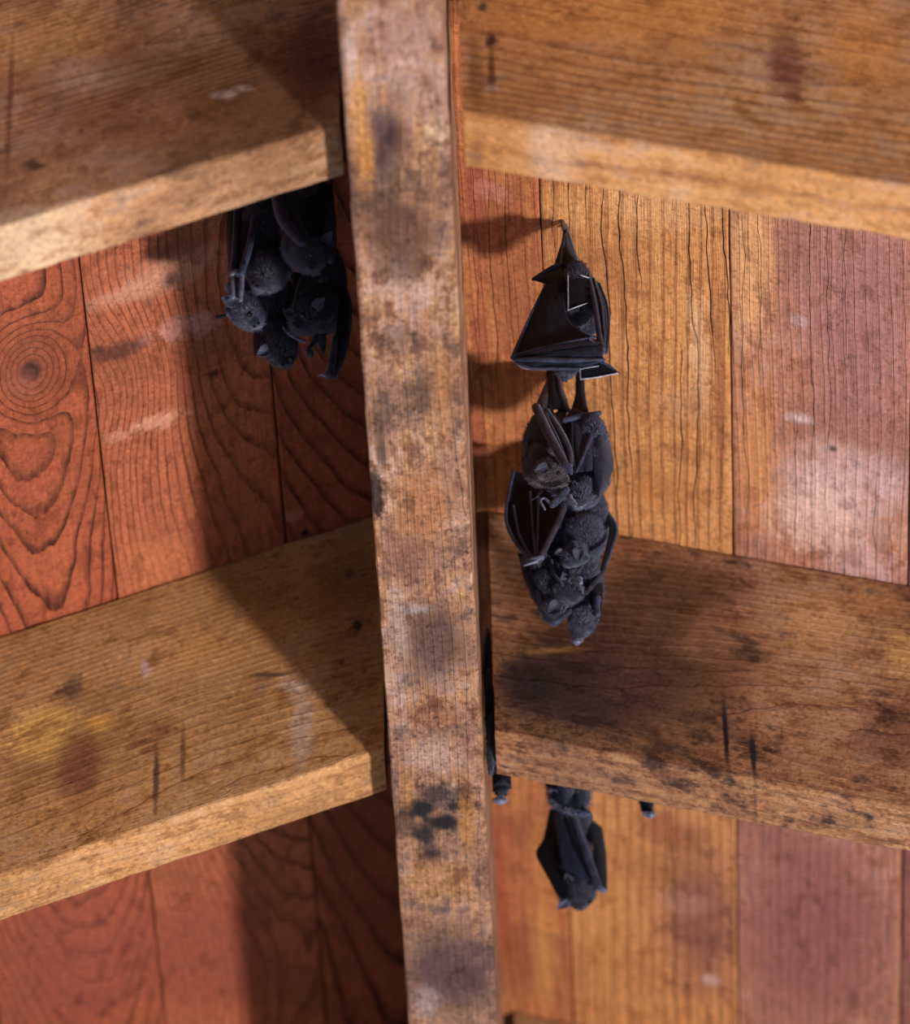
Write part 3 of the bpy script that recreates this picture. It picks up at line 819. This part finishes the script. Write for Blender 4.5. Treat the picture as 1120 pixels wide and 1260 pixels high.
b.bone('forearm', [(372, 272, 165, 30), (450, 440, 200, 32), (520, 570, 222, 30), (565, 650, 228, 24)], BONEB, w)
b.bone('finger', [(440, 290, 150, 15), (530, 440, 180, 26), (590, 560, 200, 22), (600, 650, 215, 20)], BONEB, w)
b.bone('finger', [(410, 282, 160, 8), (510, 470, 215, 9), (575, 640, 230, 9)], BONE, w)
b.bone('wrist', [(562, 648, 232, 27), (588, 672, 232, 25), (604, 705, 225, 12)], BONE, w)
w = b.sheet('wing', [(345, 330, 60), (290, 480, 40), (272, 640, 30)], [(360, 330, 100), (330, 480, 110), (320, 560, 110)], MEM2, 16)
h = b.bone('wrist', [(570, 815, 120, 26), (525, 870, 130, 27), (480, 912, 130, 24)], BONE)
b.bone('thumb', [(470, 905, 135, 12), (425, 870, 140, 9), (402, 890, 140, 8), (430, 942, 135, 7)], PALEB, h)
b.bone('chin_whisker', [(410, 825, 100, 8), (375, 862, 110, 6), (345, 882, 110, 3)], BONEB)

b = Bat('smooth grey bat with bulging back, hanging right beside the brown-faced bat', (590, 450), 5.333, 0.143, (665, -40), FUR_GREY, GR)
b.ell(745, 560, 112, 250, 110)
b.ell(630, 500, 110, 220, 70, w=-60)
b.ell(560, 760, 120, 120, 60, w=-60)
b.ell(740, 700, 125, 170, 115)
b.ell(700, 830, 100, 110, 100)
b.limb([(655, -10, 0, 14), (655, 120, 0, 28), (668, 270, 0, 38), (700, 400, 0, 60)])
b.head(665, 850, 88, (-.25, -.80, .50), (.35, .35, .85), w=45, ears=(1, 1), eyes=(0, 0), ear=.6, nose=False)
b.build(hairs=6000)
b.foot(660, 0, 662, -60, 1.0)
b.sheet('tail_membrane', [(628, 40, 10), (632, 170, 20), (600, 300, 40)], [(690, 40, 10), (694, 170, 20), (715, 300, 40)], MEM, 22)
w = b.sheet('wing', [(575, 360, 110), (600, 520, 130), (622, 700, 140)], [(785, 330, 110), (757, 500, 130), (742, 690, 140)], MEM2, 20, folds=2)
b.bone('forearm', [(560, 358, 130, 20), (660, 335, 140, 25), (740, 322, 135, 22), (788, 312, 120, 18)], BONE, w)
b.bone('finger', [(752, 380, 125, 13), (720, 500, 150, 15), (640, 690, 160, 12)], BONE, w)
b.bone('finger', [(605, 380, 125, 12), (606, 540, 150, 12), (625, 690, 160, 12)], MEM, w)
b.sheet('wing', [(778, 330, 110), (752, 500, 130), (750, 700, 130), (772, 862, 60)], [(800, 345, 50), (866, 540, 30), (876, 680, 20), (790, 868, 50)], MEM2, 48, n=26, m=16)
h = b.bone('wrist', [(590, 860, 110, 22), (600, 885, 120, 22), (630, 920, 120, 20)], PALEB)
b.bone('thumb', [(630, 925, 120, 12), (670, 925, 125, 10), (705, 905, 120, 6)], PALEB, h)

# ---- the three lowest of the column
b = Bat('dark bat holding one ribbed wing open to the left, in the lower column', (590, 600), 5.333, 0.198, (560, -250), FUR_GREY, GR)
b.ell(660, 150, 170, 240, 130)
b.ell(560, 60, 150, 240, 80, w=-40)
b.ell(520, 330, 120, 160, 80, w=-40)
b.ell(690, 330, 150, 170, 120)
b.ell(770, 230, 88, 210, 80)
b.limb([(540, -230, 0, 16), (570, -120, 0, 35), (620, 0, 0, 60)])
b.limb([(640, -230, 0, 16), (660, -120, 0, 35), (680, 0, 0, 60)])
b.head(625, 445, 92, (-.62, -.55, .50), (.45, .40, .80), w=95, ears=(0, 0), eyes=(0, 0), nose=False)
b.ear_at(650, 395, (.05, -.85, .25), (-.2, .3, .9), 98, w=222)
b.ear_at(545, 420, (-.75, -.2, .4), (-.1, .3, .9), 62, w=150)
b.build(hairs=6000)
b.foot(560, -200, 560, -270, 1.0)
w = b.sheet('wing', [(225, -112, 40), (196, 20, 40), (172, 210, 60), (240, 365, 110), (350, 482, 160)], [(420, -60, 90), (470, 40, 110), (545, 160, 140), (470, 320, 160), (395, 478, 175)], MEM, -12, n=34, m=18, ripple=3)
b.bone('forearm', [(552, 140, 160, 22), (505, 250, 178, 22), (445, 370, 186, 21), (392, 476, 188, 24)], BONEB, w)
b.bone('finger', [(332, 30, 84, 8), (345, 200, 120, 8), (368, 450, 178, 10)], BONE, w)
b.bone('finger', [(388, 40, 96, 8), (384, 220, 140, 8), (378, 450, 180, 10)], BONE, w)
b.bone('finger', [(222, 120, 66, 9), (262, 310, 110, 10), (350, 475, 172, 12)], BONE, w)
b.bone('wing_edge', [(225, -112, 44, 12), (196, 20, 44, 12), (174, 210, 66, 12), (240, 365, 114, 12), (350, 482, 165, 12)], BONE, w)
b.bone('wrist', [(350, 474, 185, 22), (385, 472, 190, 26), (405, 462, 190, 22)], PALEB, w)
b.bone('thumb', [(375, 484, 195, 14), (340, 496, 195, 9), (294, 511, 190, 6)], PALEB, w)
w = b.sheet('wing', [(800, 60, 60), (850, 255, 60), (825, 410, 80), (790, 540, 110)], [(825, 130, 40), (902, 265, 30), (872, 400, 50), (812, 560, 80)], MEM, 14)
b.bone('forearm', [(820, 130, 60, 12), (898, 262, 48, 13), (868, 400, 66, 13), (812, 556, 96, 14)], BONE, w)

b = Bat('bat with rounded back and outlined ear at the lower left of the column', (590, 600), 5.333, 0.206, (440, -190), FUR_DARK, GR)
b.ell(410, 570, 125, 200, 110, rot=-22)
b.ell(450, 680, 115, 150, 110, rot=-25)
b.ell(520, 600, 130, 210, 80, w=-30)
b.ell(480, 770, 100, 110, 70, w=-20)
b.ell(400, 300, 90, 200, 80)
b.limb([(440, -180, 0, 16), (430, 0, 0, 34), (410, 200, 0, 60)])
b.head(575, 690, 100, (.70, .02, .55), (-.45, -.55, .65), w=70, ears=(0, 0), eyes=(0, 0), muzzle=1.0)
b.ear_at(520, 760, (-.65, -.60, .35), (.2, .2, .95), 110, w=150)
b.ear_at(560, 610, (-.2, .8, .4), (.3, .1, .9), 70, w=150)
b.eye_at(610, 646, 13, w=188)
b.build(hairs=6000)
b.foot(440, -160, 440, -215, 1.0)
w = b.sheet('wing', [(250, 430, 50), (305, 610, 60), (380, 770, 70), (440, 880, 80)], [(330, 430, 100), (350, 610, 112), (400, 750, 110), (470, 860, 110)], MEM, 10)
b.bone('forearm', [(435, 850, 120, 22), (490, 886, 130, 25), (550, 850, 138, 22), (592, 812, 140, 18)], BONE, w)
b.bone('finger', [(380, 680, 110, 12), (410, 790, 118, 13), (450, 866, 126, 16)], BONE, w)
b.bone('knuckle', [(655, 600, 185, 22), (665, 622, 188, 17)], PALEB)
q = b.sheet('wing_fold', [(470, 470, 120), (480, 560, 135), (530, 640, 150)], [(600, 470, 140), (590, 540, 160), (600, 600, 170)], MEM2, 14, folds=2)
b.bone('finger', [(470, 480, 130, 13), (486, 560, 150, 13), (545, 640, 175, 10)], BONE, q)
b.bone('finger', [(690, 480, 150, 14), (640, 560, 180, 13), (590, 600, 185, 10)], BONEB, q)
b.bone('knuckle', [(545, 598, 160, 18), (570, 606, 165, 16), (600, 640, 165, 10)], PALEB)

b = Bat('lowest bat of the right-hand column, pale nose pointing straight down', (590, 600), 5.333, 0.214, (690, -140), FUR_GREY, GR)
b.ell(715, 660, 105, 220, 95)
b.ell(640, 760, 90, 130, 80)
b.ell(700, 420, 90, 220, 80)
b.limb([(690, -120, 0, 16), (695, 60, 0, 34), (700, 260, 0, 60)])
b.head(675, 880, 100, (-.22, -.85, .42), (.30, .15, .90), w=20, ears=(1, 0), eyes=(0, 0), ear=.5, muzzle=1.25, nose=False)
b.build(hairs=6000)
b.foot(690, -100, 690, -160, 1.0)
b.bone('nose', [(618, 1000, 60, 22), (642, 1010, 66, 26), (664, 1000, 60, 20)], PALEB, b.body)
w = b.sheet('wing', [(690, 560, 60), (700, 680, 90), (740, 800, 90)], [(800, 560, 60), (812, 690, 60), (800, 850, 60)], MEM, 14)
b.bone('forearm', [(700, 690, 110, 18), (750, 630, 110, 18), (805, 555, 90, 12)], BONEB, w)
b.bone('wrist', [(775, 730, 95, 26), (770, 780, 100, 22), (775, 830, 95, 24)], BONE, w)

# ---- the huddle left of the ridge
b = Bat('black bat at the top right of the left huddle, half hidden by the rafter', (240, 210), 4.5, -0.030, (610, -250), FUR_DARK, GL)
b.ell(600, 260, 130, 250, 110)
b.ell(610, 430, 130, 120, 115)
b.limb([(600, -230, 0, 14), (600, -100, 0, 30), (600, 60, 0, 60)])
b.limb([(640, -230, 0, 14), (650, -100, 0, 30), (650, 60, 0, 60)])
b.head(620, 455, 112, (.30, -.62, .70), (-.25, .45, .80), w=50, ears=(0, 0), eyes=(0, 0), ear=.8)
b.eye_at(642, 462, 13, w=204)
b.ear_at(720, 400, (.45, .75, .1), (-.2, .1, .95), 75, w=110)
b.build(hairs=6000)
b.foot(610, -220, 610, -265, 1.0)
b.sheet('wing', [(555, 60, 120), (575, 220, 135), (615, 360, 140)], [(725, 60, 120), (722, 220, 130), (705, 370, 130)], MEM, 18)
w = b.sheet('wing', [(440, 100, 110), (470, 260, 140), (560, 400, 150)], [(560, 100, 120), (580, 240, 140), (640, 370, 150)], MEM2, 16, folds=2)
b.bone('forearm', [(450, 120, 120, 34), (490, 270, 150, 36), (590, 395, 160, 26)], BONE, w)
w = b.sheet('wing', [(705, 100, 90), (735, 300, 100), (715, 500, 110)], [(758, 140, 40), (776, 330, 40), (768, 480, 60)], MEM2, 14)
b.bone('forearm', [(752, 150, 60, 14), (770, 320, 66, 15), (752, 500, 80, 14)], BONE, w)
b.bone('thumb', [(690, 130, 90, 12), (735, 118, 110, 26), (748, 140, 110, 22)], MEM, w)

b = Bat('bat at the upper left of the left huddle with two upright folded forearms', (240, 210), 4.5, -0.012, (390, -215), FUR_DARK, GL)
b.ell(380, 380, 140, 240, 110)
b.ell(400, 540, 130, 110, 115)
b.limb([(380, -190, 0, 14), (380, -60, 0, 30), (380, 160, 0, 60)])
b.limb([(420, -190, 0, 14), (420, -60, 0, 30), (420, 160, 0, 60)])
b.head(410, 570, 112, (-.50, -.50, .65), (.10, .60, .80), w=60, ears=(0, 0), eyes=(0, 0), ear=.7)
b.eye_at(372, 580, 15, w=212)
b.build(hairs=6000)
b.foot(390, -190, 390, -230, 1.0)
w = b.sheet('wing', [(172, 120, 40), (176, 380, 50), (190, 590, 70)], [(340, 120, 100), (310, 380, 130), (268, 560, 130)], MEM, 16, folds=2)
b.bone('forearm', [(232, 120, 90, 16), (222, 400, 110, 16), (206, 575, 125, 18)], BONE, w)
b.bone('forearm', [(355, 120, 120, 20), (305, 400, 150, 20), (256, 570, 150, 18)], BONE, w)
b.bone('wrist', [(205, 575, 130, 20), (225, 562, 135, 20), (245, 575, 140, 16)], PALEB, w)
b.bone('finger', [(207, 585, 125, 12), (210, 640, 125, 12), (212, 700, 115, 13)], PALEB, w)
b.bone('finger', [(260, 570, 140, 14), (258, 640, 138, 13), (252, 715, 120, 14)], PALEB, w)
b.bone('thumb', [(190, 625, 110, 10), (180, 645, 110, 13), (186, 672, 100, 9)], PALEB, w)

b = Bat('pale grey bat face with a cupped ear at the left edge of the left huddle', (240, 210), 4.5, 0.022, (300, -40), FUR_GREY, GL)
b.ell(300, 560, 115, 220, 90)
b.ell(290, 720, 115, 110, 95)
b.limb([(300, -20, 0, 14), (300, 140, 0, 30), (300, 380, 0, 60)])
b.head(290, 775, 106, (.42, -.62, .62), (-.45, .45, .75), w=40, ears=(0, 0), eyes=(0, 0), ear=.6)
b.eye_at(300, 796, 17, w=188)
b.ear_at(225, 735, (-.80, .30, .20), (.2, .1, .95), 88, w=110)
b.build(hairs=6500)
b.foot(300, 0, 300, -50, 1.0)
b.sheet('wing', [(190, 420, 20), (185, 560, 20), (200, 680, 30)], [(260, 420, 60), (255, 560, 70), (260, 680, 80)], MEM2, 10)
b.bone('finger', [(165, 800, -20, 9), (140, 810, -20, 12), (120, 808, -20, 8)], MEM)

b = Bat('big dark-faced bat at the right of the left huddle, one long wing folded down', (240, 210), 4.5, 0.030, (690, -30), FUR_DARK, GL)
b.ell(715, 640, 125, 240, 110)
b.ell(700, 780, 130, 130, 110)
b.limb([(690, -10, 0, 14), (690, 160, 0, 30), (700, 400, 0, 60)])
b.limb([(740, -10, 0, 14), (740, 160, 0, 30), (730, 400, 0, 60)])
b.head(635, 800, 118, (-.50, -.45, .68), (.30, .62, .70), w=60, ears=(0, 0), eyes=(0, 0), ear=.72)
b.eye_at(598, 800, 17, w=218)
b.ear_at(668, 765, (.55, .65, .25), (-.3, .1, .9), 85, w=205)
b.ear_at(545, 790, (-.8, .1, .3), (.1, .1, .9), 60, w=190)
b.build(hairs=6500)
b.foot(690, 0, 690, -45, 1.0)
w = b.sheet('wing', [(770, 500, 50), (790, 740, 70), (772, 940, 90), (725, 1138, 90)], [(770, 540, 10), (860, 740, 10), (832, 1000, 40), (772, 1145, 70)], MEM, 20, n=30)
b.bone('forearm', [(776, 925, 110, 17), (762, 1030, 112, 20), (744, 1136, 100, 24)], BONEB, w)
b.bone('finger', [(780, 560, 20, 9), (860, 740, 18, 9), (834, 1000, 46, 10), (772, 1140, 78, 14)], BONE, w)
b.bone('thumb', [(732, 1142, 100, 10), (705, 1130, 105, 7), (682, 1134, 105, 4)], PALEB, w)
w = b.sheet('wing', [(520, 560, 60), (550, 660, 90), (545, 780, 110)], [(600, 560, 90), (600, 640, 110), (570, 720, 120)], MEM, 12)
b.bone('forearm', [(595, 600, 110, 18), (572, 690, 130, 19), (548, 790, 135, 16)], BONEB, w)
b.bone('thumb', [(770, 520, 60, 9), (745, 580, 90, 14), (700, 610, 100, 16)], PALEB, w)
b.sheet('wing', [(660, 905, 90), (640, 950, 90), (610, 985, 90)], [(740, 900, 80), (700, 930, 80), (650, 980, 80)], MEM2, 10)
b.bone('knuckle', [(630, 1000, 80, 22), (636, 1016, 84, 24)], BONE)
b.bone('knuckle', [(700, 935, 70, 30), (705, 965, 70, 24), (708, 1010, 66, 8)], BONEB)

b = Bat('lowest bat of the left huddle, snout down with shiny eye and grey ear', (240, 210), 4.5, 0.046, (470, 120), FUR_DARK, GL)
b.ell(460, 780, 120, 200, 90)
b.ell(450, 920, 105, 100, 95)
b.limb([(460, 140, 0, 14), (460, 300, 0, 30), (460, 600, 0, 60)])
b.head(475, 985, 100, (.22, -.72, .62), (-.30, .50, .80), w=30, ears=(0, 1), eyes=(0, 0), ear=.5, muzzle=1.05)
b.ear_at(415, 985, (-.75, -.40, .15), (.1, .25, .95), 85, w=90)
b.eye_at(533, 1040, 16, w=130)
b.build(hairs=6500)
b.foot(470, 160, 470, 110, 1.0)
b.sheet('wing', [(325, 880, 20), (322, 960, 20), (330, 1030, 20)], [(420, 880, 60), (400, 960, 70), (390, 1030, 70)], MEM, 10)
b.bone('finger', [(490, 868, 120, 8), (530, 910, 125, 11), (608, 948, 120, 9)], PALEB)
b.bone('wrist', [(500, 770, 100, 16), (520, 800, 105, 22), (515, 815, 105, 14)], BONE)

# ---- behind the lower right rafter
b = Bat('blurred bat hanging head down below the lower right rafter, body in full view', (580, 930), 4.48, 0.400, (560, -30), FUR_DARK, GB)
b.ell(560, 430, 120, 230, 100)
b.ell(590, 600, 110, 150, 95)
b.limb([(545, 0, 0, 14), (545, 120, 0, 30), (550, 260, 0, 60)])
b.limb([(590, 0, 0, 14), (590, 120, 0, 30), (580, 260, 0, 60)])
b.head(605, 740, 100, (-.12, -.82, .45), (.10, .30, .90), w=20, ears=(0, 1), eyes=(1, 1), ear=.7)
b.ear_at(530, 790, (-.62, -.62, .1), (.2, .1, .9), 85, w=40)
b.build(hairs=5000)
b.foot(560, -10, 560, -50, 1.0)
w = b.sheet('wing', [(430, 290, 30), (398, 450, 30), (357, 540, 30), (420, 670, 40), (495, 810, 40)], [(540, 270, 90), (560, 440, 100), (540, 570, 100), (530, 680, 90), (540, 780, 90)], MEM, 10, n=28)
w = b.sheet('wing', [(450, 320, 100), (480, 480, 110), (500, 620, 110)], [(560, 330, 120), (635, 520, 130), (690, 710, 120)], MEM2, 18)
b.bone('forearm', [(565, 350, 130, 24), (630, 530, 150, 27), (702, 725, 135, 22)], BONE, w)
b.bone('finger', [(520, 330, 125, 14), (580, 500, 140, 15), (650, 660, 130, 14)], MEM, w)
w = b.sheet('wing', [(630, 320, 60), (672, 500, 80), (690, 720, 80)], [(722, 395, 20), (745, 540, 20), (752, 745, 40)], MEM, 14)
b.bone('wrist', [(715, 735, 80, 20), (735, 742, 80, 16)], PALEB, w)

b = Bat('ruffled grey bat wedged behind the rafter just above the blurred bat', (580, 930), 4.48, 0.330, (530, -430), FUR_GREY, GB)
b.ell(530, -40, 110, 230, 95)
b.ell(530, 150, 122, 110, 95)
b.ell(480, 230, 62, 60, 50)
b.ell(600, 235, 60, 62, 50)
b.limb([(515, -410, 0, 14), (515, -300, 0, 30), (520, -180, 0, 60)])
b.limb([(560, -410, 0, 14), (555, -300, 0, 30), (545, -180, 0, 60)])
b.head(545, 225, 92, (.25, -.75, .40), (-.1, .5, .8), w=10, ears=(1, 1), eyes=(1, 1), ear=.8)
b.build(hairs=6000, hair_len=0.0042)
b.foot(530, -400, 530, -445, 1.0)
b.sheet('wing', [(440, -100, 30), (424, 100, 40), (440, 235, 50)], [(500, -100, 80), (500, 120, 90), (520, 290, 90)], MEM2, 10)
b.sheet('wing', [(560, -100, 80), (572, 120, 90), (590, 300, 90)], [(620, -100, 30), (640, 100, 40), (628, 300, 60)], MEM2, 10)
b.bone('wrist', [(600, 320, 80, 18), (640, 320, 80, 24), (655, 335, 70, 18)], BONE)

b = Bat('black bat squeezed between ridge beam and rafter end, pale tip showing', (580, 930), 4.48, 0.305, (150, -560), FUR_DARK, GB)
b.ell(150, -120, 42, 220, 60)
b.ell(160, 90, 48, 110, 60)
b.limb([(145, -540, 0, 12), (145, -450, 0, 22), (148, -300, 0, 36)])
b.ell(90, -480, 24, 240, 90, w=380)  # upper body stretched up the gap to give its shade a dark filling
b.ell(98, -280, 25, 220, 90, w=380)
b.ell(108, -60, 26, 180, 90, w=370)
b.limb([(112, -20, 350, 26), (130, 10, 180, 30), (150, 20, 0, 40)])
b.head(165, 180, 48, (-.08, -.9, .2), (.1, .3, .9), w=6, ears=(0, 0), eyes=(1, 1))
b.build(hairs=3000)
b.foot(150, -530, 150, -575, .8)
b.sheet('wing', [(112, -200, 20), (112, 0, 20), (118, 200, 20)], [(205, -160, 20), (215, 40, 20), (222, 180, 10)], MEM, 30)
b.bone('wrist', [(135, 244, 40, 18), (160, 252, 45, 19), (186, 246, 40, 16)], PALEB)

b = Bat('bat hidden behind the lower right rafter with only its pale tip peeking out', (580, 930), 4.48, 0.318, (965, -440), FUR_DARK, GB)
b.ell(965, -60, 80, 210, 70)
b.ell(965, 130, 60, 120, 60)
b.limb([(950, -420, 0, 12), (952, -330, 0, 26), (960, -200, 0, 50)])
b.head(965, 250, 45, (.1, -.9, .25), (.1, .3, .9), w=6, ears=(0, 0), eyes=(1, 1))
b.build(hairs=2500)
b.foot(960, -400, 960, -450, .8)
b.sheet('wing', [(925, -100, 20), (922, 100, 20), (935, 305, 20)], [(1010, -100, 20), (1012, 100, 20), (1000, 320, 20)], MEM, 30)
b.bone('wrist', [(965, 320, 50, 20), (990, 326, 50, 22), (1005, 318, 45, 14)], PALEB)
